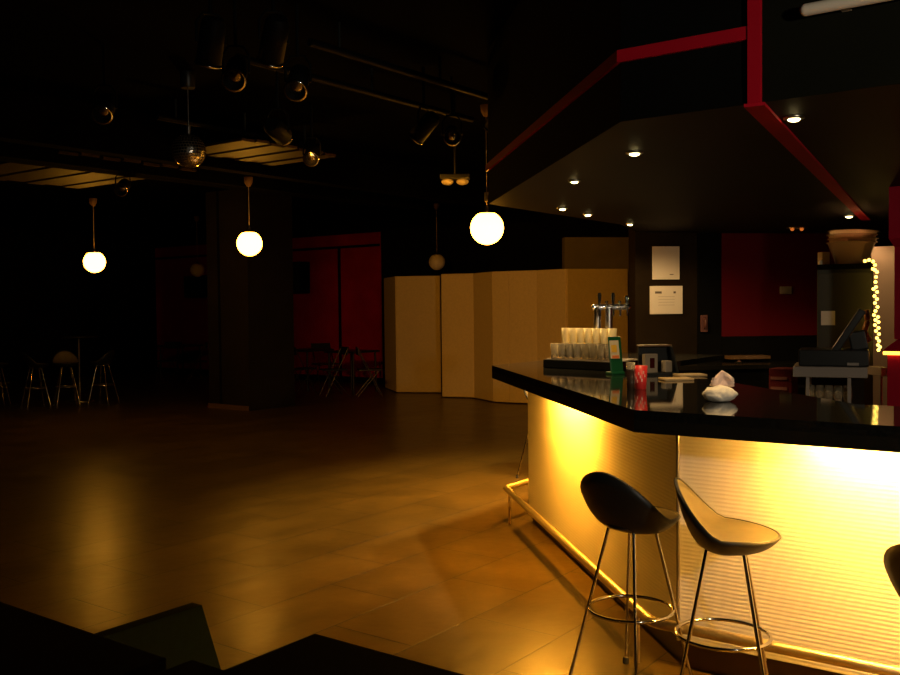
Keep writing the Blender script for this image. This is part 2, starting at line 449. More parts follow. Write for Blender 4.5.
# ------------------------------------------------------------------ bar stools
def make_stool(label, loc, rz, group):
    r = thing('bar_stool', label, 'bar stool', loc, rz, group)
    n, rings = 40, 12
    def rim(a):
        c, s = math.cos(a), math.sin(a)
        x = .197*c; y = .197*s*(1 - .10*max(0, c))
        back = max(0, (-c-.05)/.95)
        z = .700 + .178*back**1.15 - .012*max(0, c)
        x = x*(1 - .16*max(0, -c))
        return Vector((x, y, z))
    def surf(zmid, power, inset):
        g = MB(); vs = [Vector((.02, 0, zmid))]; fs = []
        for i in range(1, rings+1):
            q = i/rings
            for k in range(n):
                p = rim(2*PI*k/n)
                fx = q**.68
                vs.append(Vector((.02+(p.x-.02)*fx*inset, p.y*fx*inset, zmid+(p.z-inset*0-zmid)*q**power)))
        for k in range(n): fs.append((0, 1+k, 1+(k+1) % n))
        for i in range(rings-1):
            for k in range(n):
                a = 1+i*n+k; b = 1+i*n+(k+1) % n; fs.append((a, b, b+n, a+n))
        g._new(vs, fs, True); return g
    low = surf(.630, 2.6, 1.0); up = surf(.690, 3.0, .985)
    o1 = low.build('seat_shell', M['shell'], r)
    o1.modifiers.new('solid', 'SOLIDIFY').thickness = .008
    o2 = up.build('seat_pad', M['pad'], r)
    o2.modifiers.new('solid', 'SOLIDIFY').thickness = .010
    rm = MB(); rm.tube([rim(2*PI*k/n)*.990+Vector((0, 0, .004)) for k in range(n)], .0055, 8, True); rm.build('seat_rim', M['shell'], r)
    for k in range(4):
        a = PI/4+PI/2*k; c, s = math.cos(a), math.sin(a)
        g = MB(); g.cyl((.085*c+.01, .085*s, .655), (.245*c, .245*s, .012), .0068, seg=12)
        lg = g.build('leg', M['chrome'], r)
        f = MB(); f.lathe([(.013, 0), (.013, .02), (.010, .026)], (.245*c, .245*s, 0), 12); f.build('foot_cap', M['rubber'], lg)
    g = MB(); rr = .164
    g.tube([(rr*math.cos(2*PI*k/40)*1.02, rr*math.sin(2*PI*k/40), .312) for k in range(40)], .0070, 10, True); g.build('foot_ring', M['chrome'], r)
    g = MB(); g.lathe([(.10, .640), (.11, .652), (.05, .660)], (.01, 0, 0), 20); g.build('mounting_plate', M['steel'], r)
    return r
c1 = at_z(627, 610, .30); c2 = at_z(723, 632, .30)
G = 'bar stools with moulded seats'
stool = make_stool('bar stool with its dark back to the camera beside the bar corner', (c1.x+.010, c1.y-.02, 0), math.radians(39), G)
copy_tree(stool, (c2.x+nA.x*.068+.024, c2.y+nA.y*.068-.0, 0), math.radians(-18), 'bar stool seen side on with tan seat before the bright panel')
c3 = at_z(887, 566, .80)
copy_tree(stool, (1.375, 2.52, 0), math.radians(20), 'bar stool cut off by the right edge of the photo')
c4 = at_z(527, 460, .0)
cb = rl[2] + dB*1.05 + nB*.14
copy_tree(stool, (.825, 8.3, 0), math.radians(-40), 'bar stool half hidden behind the left end of the bar')

# ------------------------------------------------------------------ on the worktop
def put(px, py): return at_z(px, py, zc)
# drip tray with glasses and beer tower
ta, tb = put(543, 367.5), put(613, 371)
tdir = (tb-ta).normalized(); tin = Vector((-tdir.y, tdir.x, 0))
tang = math.atan2(tdir.y, tdir.x); tlen = (tb-ta).length; tw = .34
tc_ = (ta+tb)/2 + tin*tw/2
tray_h = .062
tray = thing('drip_tray', 'long black drip tray at the far left end of the bar top', 'tray', (tc_.x, tc_.y, zc), tang)
g = MB(); g.box((0, 0, tray_h/2-.004), (tlen, tw, tray_h-.008), 0, .006); g.build('tray_body', M['granite_lip'], tray)
g = MB()
for k in range(12): g.box((0, -tw*.44+tw*.88*k/11, tray_h-.004), (tlen*.95, .008, .006))
g.build('steel_grille', M['shelf'], tray)
def glass_proto(label, loc):
    g = MB(); h, r = .100, .029
    g.lathe([(.024, 0), (.026, .004), (r, h), (r-.0022, h), (.0235, .012), (.0005, .010)], (0, 0, 0), 16, True, False)
    o_ = g.build('tumbler', M['glass']); o_.location = loc
    return tag(o_, label, 'glass', 'clear tumblers on the drip tray')
ordn = ['first', 'second', 'third', 'fourth', 'fifth', 'sixth', 'seventh', 'eighth', 'ninth', 'tenth', 'eleventh', 'twelfth']
ztop = zc + tray_h
def tr(x, y, z): return tc_ + tdir*x + tin*y + Vector((0, 0, z-zc))
gl = None
nlow = 8
for k in range(nlow):
    p = tr(-tlen/2+.055+.064*k, -tw/2+.06, ztop); p.z = ztop+.001
    lb = '%s clear tumbler from the left in the front lower row on the drip tray' % ordn[k]
    if gl is None: gl = glass_proto(lb, p)
    else:
        o_ = gl.copy(); col.objects.link(o_); o_.location = p; o_['label'] = lb
for k in range(7):
    p = tr(-tlen/2+.09+.064*k, -tw/2+.135, ztop); p.z = ztop+.001
    o_ = gl.copy(); col.objects.link(o_); o_.location = p; o_['label'] = '%s clear tumbler from the left in the second row, carrying the stacked ones' % ordn[k]
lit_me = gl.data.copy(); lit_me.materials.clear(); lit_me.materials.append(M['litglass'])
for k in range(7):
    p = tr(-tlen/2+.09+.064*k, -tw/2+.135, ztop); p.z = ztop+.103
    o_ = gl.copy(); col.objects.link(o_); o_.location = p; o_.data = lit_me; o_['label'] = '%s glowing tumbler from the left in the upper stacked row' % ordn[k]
# beer tower
bc = at_d(603, 360, 6.62); bc = tr((bc-tc_).dot(tdir), -.02+.08, ztop)
DT = bc.y
bt = thing('beer_tower', 'chrome beer tower with black tap handles behind the stacked glasses', 'beer tap', (bc.x, bc.y, ztop+.002), 0)
def tw_(px, py): return at_d(px, py, DT)
zbar = tw_(612, 307).z
for px in (597.5, 609):
    p = tw_(px, 330); g = MB(); g.cyl((p.x, p.y, ztop+.004), (p.x, p.y, zbar), .026, seg=20); g.build('column', M['steel'], bt, world=True)
    g = MB(); g.lathe([(.042, 0), (.042, .010), (.028, .02)], (p.x, p.y, ztop+.003), 20); g.build('base_collar', M['chrome'], bt, world=True)
a, b = tw_(594, 307), tw_(628, 307.5)
g = MB(); g.cyl((a.x, DT, zbar), (b.x, DT, zbar), .020, seg=16); g.sphere((a.x, DT, zbar), .020); g.sphere((b.x, DT, zbar), .020); g.build('cross_bar', M['chrome'], bt, world=True)
for px, mt_, hh in ((598.5, 'shell', .085), (605.5, 'chrome', .03), (612, 'shell', .085), (618.5, 'chrome', .03), (625.5, 'chrome', .065)):
    p = tw_(px, 307)
    g = MB(); g.cyl((p.x, DT-.015, zbar), (p.x, DT-.075, zbar-.005), .010, seg=10); g.cyl((p.x, DT-.068, zbar), (p.x, DT-.068, zbar-.06), .007, .006, seg=10)
    sp = g.build('tap_spout', M['chrome'], bt, world=True)
    g = MB(); g.lathe([(.007, 0), (.009, .015), (.013, hh*.8), (.009, hh)], (p.x, DT-.045, zbar+.012), 12); g.build('tap_handle', M[mt_], bt, world=True)
# green stand-up card
p = put(617, 374.5)
cd = thing('menu_card', 'green framed standing card with a yellow picture beside the drip tray', 'menu card', (p.x, p.y, zc), math.radians(20))
tilt = Matrix.Rotation(math.radians(-9), 3, 'X')
g = MB(); g.box((0, .015, .115), (.085, .010, .225), rot=tilt, bevel=.003); g.build('card_frame', M['greenplastic'], cd)
g = MB(); g.box((0, .02, .008), (.09, .075, .016), bevel=.004); g.build('card_foot', M['greenplastic'], cd)
def on_card(x, z, w_, h_, m_, nm, o=.0065):
    g = MB(); q = tilt @ Vector((x, -o, z-.115)); g.box(Vector((0, .015, .115))+q, (w_, .002, h_), rot=tilt); g.build(nm, m_, cd)
on_card(-.008, .150, .062, .11, M['picture_white'], 'picture')
on_card(-.012, .155, .036, .045, M['picture_yellow'], 'picture_patch', .0085)
on_card(-.006, .105, .046, .018, M['picture_orange'], 'picture_patch', .0085)
# small candle glass that glows beside the tower
# red cup, cola glass
p = put(640.5, 389)
cu = thing('red_cup', 'red tapered cup with pale print standing near the bar edge', 'cup', (p.x, p.y, zc))
g = MB(); g.lathe([(.026, 0), (.028, .003), (.035, .116), (.033, .116), (.027, .008), (.001, .007)], seg=28, cap1=False); g.build('cup_body', M['cup'], cu)
g = MB(); g.lathe([(.0325, .098), (.001, .099)], seg=24, cap0=False, cap1=False); g.build('lit_top_disc', mat('painted_cup_glow', (.75, .16, .04), .2), cu)  # orange disc stands in for the lit inside of the cup
g = MB()
for k in range(9):
    a = -PI*.95+k*.24; z = .035+.055*((k*37) % 10)/10; rr = .028+.0065*(z/.116)+.0012
    g.box((rr*math.cos(a), rr*math.sin(a), z), (.0012, .006, .014), a)
g.build('printed_mark', M['cupmark'], cu)
p = put(631.5, 389.5)
co = thing('cola_glass', 'slim dark glass of cola touching the red cup', 'glass', (p.x-.004, p.y, zc))
g = MB(); g.lathe([(.0175, 0), (.0185, .004), (.021, .10), (.001, .10)], seg=20, cap1=False); g.build('cola', M['cola'], co)
g = MB(); g.lathe([(.0215, .098), (.0225, .135), (.0205, .135), (.0205, .101)], seg=20, cap0=False, cap1=False); g.build('glass_rim', M['glass'], co)
# folded cloth and tissue
def crumple(c, size, seed, amp, m_, nm, parent, sub=3, flat=None):
    rnd = random.Random(seed); bm2 = bmesh.new(); bmesh.ops.create_icosphere(bm2, subdivisions=sub, radius=1)
    ph = [(rnd.uniform(2, 5), rnd.uniform(2, 5), rnd.uniform(2, 5), rnd.uniform(0, 6)) for _ in range(5)]
    vs = []
    for v in bm2.verts:
        n = v.co.normalized(); d = 1
        for (a, b_, c_, q) in ph: d += amp*abs(math.sin(a*n.x+b_*n.y+c_*n.z+q))-amp*.5
        p_ = Vector((n.x*size[0]*d, n.y*size[1]*d, n.z*size[2]*d))
        if flat is not None: p_.z = max(p_.z, flat)
        vs.append(Vector(c)+p_)
    bm2.verts.index_update(); g = MB(); g._new(vs, [[v.index for v in f.verts] for f in bm2.faces], True); bm2.free()
    return g.build(nm, m_, parent)
p = put(720, 401.5)
cl = crumple((0, 0, .031), (.066, .050, .034), 3, .10, M['napkin'], 'folded_cloth', None, flat=-.030)
cl.location = (p.x, p.y, zc); tag(cl, 'white folded cloth lying on the black bar top', 'cloth')
q = Vector((p.x+.018, p.y+.03, zc+.062))
g = MB(); rnd = random.Random(5); nx = 9; vs = []; fs = []
for i in range(nx):
    for j in range(nx):
        x = (i/(nx-1)-.5)*.105; z = (j/(nx-1))*.052
        vs.append(Vector((x*(1-.12*z/.052), .012*math.sin(60*x+40*z)+.008*rnd.uniform(-1, 1), z+.016*math.sin(70*x+1.2)*(z/.052)+.004*rnd.uniform(-1, 1))))
for i in range(nx-1):
    for j in range(nx-1): a = i*nx+j; fs.append((a, a+1, a+nx+1, a+nx))
g._new(vs, fs, True); ts = g.build('crumpled_tissue', M['tissue']); ts.location = q; ts.modifiers.new('solid', 'SOLIDIFY').thickness = .006
tag(ts, 'pale pink crumpled tissue sticking up behind the white cloth', 'tissue')
# two flat mats, box, caddy further in
for (px, py, lb) in ((676, 380, 'tan bar mat nearer the red cup on the bar top'), (690, 376, 'tan bar mat further back towards the dark door')):
    p = put(px, py); g = MB(); g.box((0, 0, .006), (.165, .12, .012), 0, .003); o_ = g.build('bar_mat', M['mat_tan'])
    o_.location = (p.x, p.y, zc+.0005); o_.rotation_euler.z = .1; tag(o_, lb, 'mat', 'tan bar mats')
# ------------------------------------------------------------------ inside the bar: back counter below the red panel
ub0, ub1 = wall_u(635), wall_u(822)
g = MB(); a = WB+dW*ub0+inW*.09; b = WB+dW*ub1+inW*.09
bk = thing('back_counter', 'low black back counter along the wall under the red panel', 'counter', ((a.x+b.x)/2, (a.y+b.y)/2, 0))
g.prism([a, b, b+inW*.5, a+inW*.5], 0, .90); g.build('cabinet_body', M['black'], bk, world=True)
g = MB(); g.prism([a-dW*.02, b+dW*.0, b+inW*.53, a-dW*.02+inW*.53], .90, .94); g.build('counter_top', M['granite_lip'], bk, world=True)
# black caddy with packs
p = at_z(660, 377, .94); p = at_d(662, 360, 8.6); p.z = .94
def cnt(px, py, off_=.30): # a point on the back counter seen in this column
    uu = wall_u(px); d = WB+dW*uu+inW*(.09+off_); return Vector((d.x, d.y, .94))
zat = lambda px, py, q: EYE + ray(px, py).z*(q.y/ray(px, py).y)
p = put(660, 375)
cy = thing('bar_caddy', 'black open caddy holding white packs behind the red cup', 'caddy', (p.x, p.y+.05, zc+.001), ANG_W)
hz = .165
g = MB(); g.box((0, .07, hz/2), (.20, .012, hz)); g.box((0, 0, .006), (.20, .14, .012)); g.build('caddy_body', M['till'], cy)
g = MB(); g._new([Vector(v) for v in ((.095, -.07, 0), (.10, .07, 0), (.085, .07, hz), (.075, -.01, hz), (.107, -.07, 0), (.112, .07, 0), (.097, .07, hz), (.087, -.01, hz))], [(0, 1, 2, 3), (4, 5, 6, 7), (0, 1, 5, 4), (1, 2, 6, 5), (2, 3, 7, 6), (3, 0, 4, 7)]); g.build('side_panel', M['till'], cy)
g = MB(); g.box((-.005, .05, hz+.006), (.19, .09, .010), bevel=.002); g.build('caddy_lid', M['skirting'], cy)
g = MB(); g.box((-.055, -.01, .068), (.08, .04, .11), .1); pk = g.build('white_pack', M['switch'], cy)
g = MB(); g.box((-.048, -.031, .07), (.03, .002, .06), .1); g.build('red_print', M['redbox'], pk)
g = MB(); g.box((.045, -.02, .048), (.05, .05, .07), .2, .008); g.build('white_pack', M['switch'], cy)
# bottle behind the tissue
p = cnt(724, 365, .25)
bo = thing('bottle', 'dark bottle with a pink cap behind the crumpled tissue', 'bottle', (p.x, p.y, .941))
hb = zat(724, 361, p)-.941
g = MB(); g.lathe([(.036, 0), (.038, .01), (.038, hb*.55), (.015, hb*.75), (.014, hb-.03)], seg=20); g.build('bottle_glass', M['bottle'], bo)
g = MB(); g.lathe([(.0165, hb-.03), (.0165, hb), (.010, hb+.002)], seg=16); g.build('cap', M['pinkplastic'], bo)
# small shelf seen under the red panel
wl = wslab('x', 721, 760, wall_z(735, 358), wall_z(735, 358)+.03, .22, M['brownwall'], st=False)
wl = wl.build('wall_shelf', M['skirting'], loc=(WB+dW*wall_u(740)+Vector((0, 0, 1.0)))); tag(wl, 'short brown shelf under the left part of the red panel', 'shelf')
# papers, fixture, switch on the wall
def wall_item(name, px0, py0, px1, py1, th_, m_, label, cat, base_off=.002, group=None):
    uu = (wall_u(px0)+wall_u(px1))/2; z0, z1 = wall_z((px0+px1)/2, py1), wall_z((px0+px1)/2, py0)
    lo = WB+dW*uu+inW*base_off
    t = thing(name, label, cat, (lo.x, lo.y, z0), ANG_W, group)
    return t, abs(wall_u(px1)-wall_u(px0)), z1-z0
t, ww, hh = wall_item('wall_notice', 652, 246.5, 679, 279.5, .02, M['paper'], 'upper pale notice in portrait format on the dark wall', 'notice', group='notices on the dark wall')
g = MB(); g.box((0, -.008, hh/2), (ww, .016, hh), 0, .003); g.build('notice_sheet', M['paper'], t)
g = MB(); g.box((ww*.2, -.018, hh*.15), (ww*.14, .001, .008)); g.build('printed_mark', M['ink'], t)
t, ww, hh = wall_item('wall_notice', 649.5, 286, 682, 314, .02, M['paper'], 'lower pale notice in landscape format with a printed heading', 'notice', group='notices on the dark wall')
g = MB(); g.box((0, -.008, hh/2), (ww, .016, hh), 0, .003); g.build('notice_sheet', M['paper'], t)
g = MB(); g.box((-ww*.25, -.018, hh*.77), (ww*.2, .001, .022)); g.box((ww*.25, -.018, hh*.77), (ww*.07, .001, .02)); g.build('printed_mark', M['ink'], t)
g = MB()
for k in range(4): g.box((0, -.0172, hh*(.62-.10*k)), (ww*.5, .0006, .004))
g.build('printed_line', mat('faint_print', (.52, .46, .38), .7), t)
t, ww, hh = wall_item('door_pull', 699, 315, 706, 332, .05, M['pinkplastic'], 'narrow dull pink handle on the black door', 'handle', .023)
g = MB(); g.box((0, -.012, hh/2), (ww, .02, hh), 0, .008); g.build('handle_plate', M['pinkplastic'], t)
g = MB(); g.tube([(0, -.02, hh*.2), (0, -.05, hh*.3), (0, -.05, hh*.7), (0, -.02, hh*.8)], .009); g.build('grip', M['pinkplastic'], t)
t, ww, hh = wall_item('light_switch', 778.5, 286.5, 790, 294, .02, M['switch'], 'small pale switch plate on the red panel', 'switch', .023)
g = MB(); g.box((0, -.006, hh/2), (ww, .012, hh), 0, .003); g.build('switch_plate', M['switch'], t)
g = MB(); g.box((0, -.015, hh/2), (ww*.4, .008, hh*.5), 0, .002); g.build('rocker', M['switch'], t)

ANG_F = math.radians(-22.8); XF = Vector((math.cos(ANG_F), math.sin(ANG_F), 0)); YF = Vector((-XF.y, XF.x, 0))
def span_f(px0, px1, D):
    q = at_d(px0, 300, D); d = ray(px1, 300); r1 = d.x/d.y
    return Vector((q.x, q.y, 0)), (r1*q.y-q.x)/(XF.x-XF.y*r1)
def span(px0, px1, D):
    q = at_d(px0, 300, D); d = ray(px1, 300); r1 = d.x/d.y
    return Vector((q.x, q.y, 0)), (r1*q.y-q.x)/(-dA.x+dA.y*r1)
# red box on the floor shelf behind
p = at_d(785, 380, 7.0)
zb_ = EYE+ray(785, 368).z*(7.0/ray(785, 368).y)
rb = thing('stacked_crate', 'dark red printed crate behind the bar left of the glass rack', 'crate', (p.x, p.y, 0), ANG_A)
g = MB(); g.box((0, 0, zb_/2), (.17, .22, zb_), 0, .006); g.build('crate_body', M['redbox'], rb)
g = MB()
for k in range(5): g.box((-.01, -.112, zb_-.07-.075*k), (.12, .003, .022))
g.build('crate_print', M['boxprint'], rb)

# glass rack unit with the till
DS = 5.65
def sh(px, py, D=DS): return at_d(px, py, D)
rq, wd = span_f(793, 868, 5.80)
q_ = rq + XF*(wd/2); DM = q_.y
zs1 = at_d(830, 367, DM).z; zs0 = at_d(830, 377.5, DM).z
fq = q_ + YF*.22
rk = thing('glass_rack', 'grey topped rack of glasses under the till behind the bar', 'rack', (fq.x, fq.y, 0), ANG_F)
g = MB(); g.box((0, 0, (zs0+zs1)/2), (wd, .44, zs1-zs0), 0, .004); g.build('rack_top', M['shelf'], rk)
for x in (-wd*.30, wd*.26):
    g = MB(); g.box((x, -.19, zs0/2), (.020, .020, zs0)); g.build('upright', M['shelf'], rk)
    g = MB(); g.box((x, .19, zs0/2), (.020, .020, zs0)); g.build('upright', M['shelf'], rk)
g = MB(); g.box((0, .0, .82), (wd*.9, .35, .02)); g.build('rack_shelf', M['steel'], rk)
g = MB(); g.box((0, .205, zs0/2), (wd*.95, .012, zs0-.01)); g.build('back_panel', M['brownwall'], rk)
def stem(label, loc):
    g = MB(); g.lathe([(.026, 0), (.027, .004), (.006, .010), (.005, .05), (.022, .075), (.027, .12), (.024, .165), (.022, .165), (.025, .12), (.019, .08), (.001, .072)], seg=16, cap1=False)
    o_ = g.build('stemmed_glass', M['glass']); o_.location = loc; return tag(o_, label, 'glass', 'stemmed glasses in the rack')
sg = None; kk = 0
for j, y in enumerate((-.13, .02)):
    for k in range(5):
        x = -wd*.02 + .054*(k-2); v = fq + XF*x + YF*y; v.z = .8315
        lb = '%s stemmed glass from the left in the %s row of the rack' % (ordn[k], ('front', 'rear')[j])
        if sg is None: sg = stem(lb, v)
        else: o_ = sg.copy(); col.objects.link(o_); o_.location = v; o_['label'] = lb
# till
ti = thing('cash_register', 'black cash register with a tilted screen on the rack top', 'cash register', (fq.x+XF.x*.06, fq.y+XF.y*.06, zs1+.001), ANG_F)
g = MB(); g.box((-.04, 0, .05), (.40, .36, .10), 0, .008); g.build('cash_drawer', M['till'], ti)
g = MB(); q = Matrix.Rotation(math.radians(32), 3, 'Y'); g.box((.045, -.02, .215), (.045, .26, .30), rot=q, bevel=.008); g.build('tilted_screen', M['till'], ti)
g = MB(); g.box((.10, .05, .15), (.10, .14, .12), rot=Matrix.Rotation(math.radians(-12), 3, 'Y'), bevel=.01); g.build('printer', M['till'], ti)
g = MB(); g.box((.07, -.186, .016), (.065, .010, .016)); g.build('label_strip', M['shelf'], ti)
# orange timber bracket beside the till
# box on a short post, right of the till
p = at_d(879, 371, 6.15)
sp_ = thing('side_shelf', 'small pale shelf on a thin steel post right of the till', 'shelf', (p.x, p.y, 0))
g = MB(); g.box((0, 0, p.z), (.065, .20, .055), 0, .004); g.build('shelf_board', M['shelf'], sp_)
g = MB(); g.cyl((-.012, -.06, 0), (-.012, -.06, p.z-.02), .007); g.build('post', M['steel'], sp_)

# fridge / tall grey cabinet with note, stacked tubs on top
DF = 7.4
a, b = at_d(817, 300, DF), at_d(873, 300, DF); zf = at_d(845, 264, DF).z
f0, wf = span_f(817, 873.5, DF)
fc = f0 + XF*(wf/2); fq2 = fc + YF*.30
fr = thing('refrigerator', 'tall dark grey refrigerator behind the till', 'refrigerator', (fq2.x, fq2.y, 0), ANG_F)
g = MB(); g.box((0, -.12, zf/2), (wf, .29, zf-.002), 0, .006); g.build('cabinet_body', M['fridge'], fr)
g = MB(); g.box((0, -.285, zf/2-.02), (wf-.01, .03, zf-.10), 0, .006); dr = g.build('door', M['fridge'], fr)
g = MB(); g.box((0, -.28, zf-.022), (wf, .03, .04)); g.build('top_trim', M['black'], fr)
n0 = at_d(820, 311, DF); n1 = at_d(833, 325, DF)
nt_ = MB(); nt_.box((0, 0, 0), (n1.x-n0.x, .003, n0.z-n1.z)); o_ = nt_.build('paper_note', M['paper'])
nq = fc - YF*.006 - XF*(wf/2-.03-(n1.x-n0.x)/2); o_.location = (nq.x, nq.y, (n0.z+n1.z)/2); o_.rotation_euler.z = ANG_F
tag(o_, 'small white note stuck on the grey refrigerator', 'note')
cx = (at_d(853, 250, DF).x)
tub = None
for k in range(4):
    lb = ['lowest clear tub of the stack on the refrigerator', 'second clear tub from the bottom of the stack', 'third clear tub from the bottom of the stack', 'topmost clear tub of the stack on the refrigerator'][k]
    if tub is None:
        g = MB(); g.lathe([(.115, 0), (.120, .004), (.175, .165), (.192, .167), (.192, .173), (.170, .173), (.112, .010), (.001, .009)], seg=32, cap1=False)
        tub = g.build('clear_tub', M['clearplastic']); tub.location = (cx+.03, DF+.10, zf+.002); tag(tub, lb, 'tub', 'clear plastic tubs stacked on the refrigerator')
    else:
        o_ = tub.copy(); col.objects.link(o_); o_.location = (cx+.03+.006*(k % 2), DF+.10, zf+.002+.030*k); o_['label'] = lb; o_.rotation_euler = (0, .012*k, 0)
p = at_d(825, 257, DF)
g = MB(); g.box((0, 0, .05), (.07, .06, .10), .3, .004); o_ = g.build('small_box', M['cardbeige']); o_.location = (p.x+.045, DF+.14, zf+.001); tag(o_, 'small beige box left of the clear tubs on the refrigerator', 'box')
p = at_d(820, 262, DF)
g = MB(); g.lathe([(.014, 0), (.017, .02), (.010, .034)], seg=14); o_ = g.build('white_knob', M['paper']); o_.location = (p.x+.03, DF+.06, zf+.001); tag(o_, 'tiny white stopper at the left front corner of the refrigerator top', 'stopper')

# steel panel, red counter column
sp0, sw = span(871, 905, 8.1)
zp1 = at_d(885, 246, 8.0).z
spc = sp0 - dA*(sw/2)
g = MB(); g.box((0, .02, zp1/2), (sw, .04, zp1), 0, .004); o_ = g.build('steel_panel', M['panelsteel']); o_.location = spc; o_.rotation_euler.z = ANG_A; tag(o_, 'upright brushed steel panel behind the string lights', 'panel')
DR = 5.9
zl = at_d(890, 353, DR).z
r0 = at_d(887, 380, DR); r0.z = 0
rcn = thing('red_counter', 'red painted counter block at the right edge with an amber light strip', 'counter', r0, ANG_A)
g = MB(); g.box((.4, .4, (zl-.012)/2), (.8, .8, zl-.013), 0, .006); g.build('counter_block', M['red'], rcn)
g = MB(); g._new([Vector(v) for v in ((-.03, -.02, zl+.012), (.8, -.02, zl+.012), (.8, .8, zl+.012), (-.03, .8, zl+.012), (.05, .06, zl+.085), (.8, .06, zl+.085), (.8, .8, zl+.085), (.05, .8, zl+.085))],
   [(0, 1, 2, 3), (4, 5, 6, 7), (0, 1, 5, 4), (1, 2, 6, 5), (2, 3, 7, 6), (3, 0, 4, 7)]); g.build('sloped_ledge', M['red'], rcn)
g = MB(); g.tube([(-.02, -.012, zl), (.8, -.012, zl)], .011, 8); g.build('light_strip', M['led'], rcn)
zz = zl+.086
zu0, zu1 = at_d(893, 240, DR+.1).z, min(at_d(893, 187, DR+.1).z, ZS-.004)
x0_, x1_ = .035, .012
up_ = thing('red_post', 'red painted post rising from the red counter at the right edge', 'post', (r0.x, r0.y, zz), ANG_A)
g = MB(); g.box((x0_+.3, .22, (zu0-.05-zz)/2), (.6, .4, zu0-.05-zz), 0, .004); g.build('post_shaft', M['red'], up_)
g = MB(); g._new([Vector(v) for v in ((x0_, .02, zu0-.05-zz), (.7, .02, zu0-.05-zz), (.7, .6, zu0-.05-zz), (x0_, .6, zu0-.05-zz), (x1_, -.03, zu0-zz), (.7, -.03, zu0-zz), (.7, .6, zu0-zz), (x1_, .6, zu0-zz), (x1_, -.03, zu1-zz), (.7, -.03, zu1-zz), (.7, .6, zu1-zz), (x1_, .6, zu1-zz))],
   [(0, 1, 2, 3), (0, 1, 5, 4), (1, 2, 6, 5), (2, 3, 7, 6), (3, 0, 4, 7), (4, 5, 9, 8), (5, 6, 10, 9), (6, 7, 11, 10), (7, 4, 8, 11), (8, 9, 10, 11)]); g.build('post_head', M['red'], up_)
# string lights down the right edge of the refrigerator
DG = DF-.27
pts = [(865, 261), (869, 260), (873, 261.5), (875, 265), (875, 270), (873, 269), (877, 272), (876, 277), (875.5, 282), (876, 287), (873.5, 289), (877, 292), (874.5, 296), (877, 299), (875, 303), (877.5, 307), (875.5, 311), (874, 315), (878, 317), (875.5, 320), (878.5, 322), (875, 325), (878.5, 328), (876, 331), (879, 334), (877, 338), (879, 341), (878, 345), (880, 347), (878.5, 350)]
W3 = [at_d(x, y, DG-.02*math.sin(k*1.7)) for k, (x, y) in enumerate(pts)]
sl = thing('string_lights', 'warm glowing string of small lights hanging down the right side of the refrigerator', 'string lights', (W3[3].x, DG, zf))
g = MB(); g.tube(W3, .003, 6); g.build('wire', M['cord'], sl, world=True)
for q in W3:
    g = MB(); g.sphere(q, .0125, 10, 6); g.build('bulb', M['fairy'], sl, world=True)
# orange timber piece behind the string lights
p = at_d(866, 322, DG+.12)
wd_ = thing('wooden_bracket', 'orange lit wooden bracket at the foot of the string lights', 'bracket', (at_d(868, 335, DF-.33).x, DF-.33, at_d(868, 343, DF-.33).z))
z_ = at_d(868, 343, DF-.33).z
def wp(px, py): v = at_d(px, py, DF-.33); return v
for (aa, bb) in (((866, 310), (868, 320)), ((868, 321), (864.5, 332)), ((864.5, 332), (870, 341))):
    g = MB(); g.tube([wp(*aa), wp(*bb)], .022, 6); g.build('strut', M['oak'], wd_, world=True)

# ================================================================== CEILING LAMPS
def downlight(px, py, label, r=.032, dim=False, energy=30.0, cone=110):
    p = at_z(px, py, ZS)
    t = thing('downlight', label, 'downlight', (p.x, p.y, ZS-.001), 0, 'downlights in the bar soffit')
    g = MB(); g.lathe([(r+.014, 0), (r+.014, -.006), (r, -.009), (r, 0)], seg=20, cap0=False, cap1=False); g.build('ring', M['steel'], t)
    g = MB()
    if dim:
        for s in (-.045, .045): g.sphere((s, 0, -.014), .018, 12, 8)
        g.build('bulb', M['dimbulb'], t)
    else:
        g.sphere((0, 0, -.007), r*.92, 16, 8, .45); g.build('bulb', M['bulb'], t)
        light('downlight_beam', 'SPOT', (p.x, p.y, ZS-.03), energy, (1, .62, .25), (p.x, p.y, 0), spot_size=math.radians(cone), spot_blend=.35, shadow_soft_size=.03)
downlight(794, 117, 'brightest downlight, right of the red soffit stripe', .026)
downlight(634.5, 152, 'downlight left of the red stripe above the red cup', .027)
downlight(574.5, 180.5, 'downlight nearest the front left edge of the soffit', .023)
downlight(562.5, 208, 'downlight right of the large globe near the soffit edge', .026, energy=260)
downlight(588, 214, 'downlight above the beer tower with a warm side', .026, energy=260)
downlight(630, 223.5, 'downlight close to the dark wall above the notices', .026, energy=60, cone=166)
downlight(849, 215.5, 'downlight above the clear tubs', .030, energy=38, cone=140)
downlight(797, 227.5, 'pair of dim orange bulbs above the red panel', .085, True)

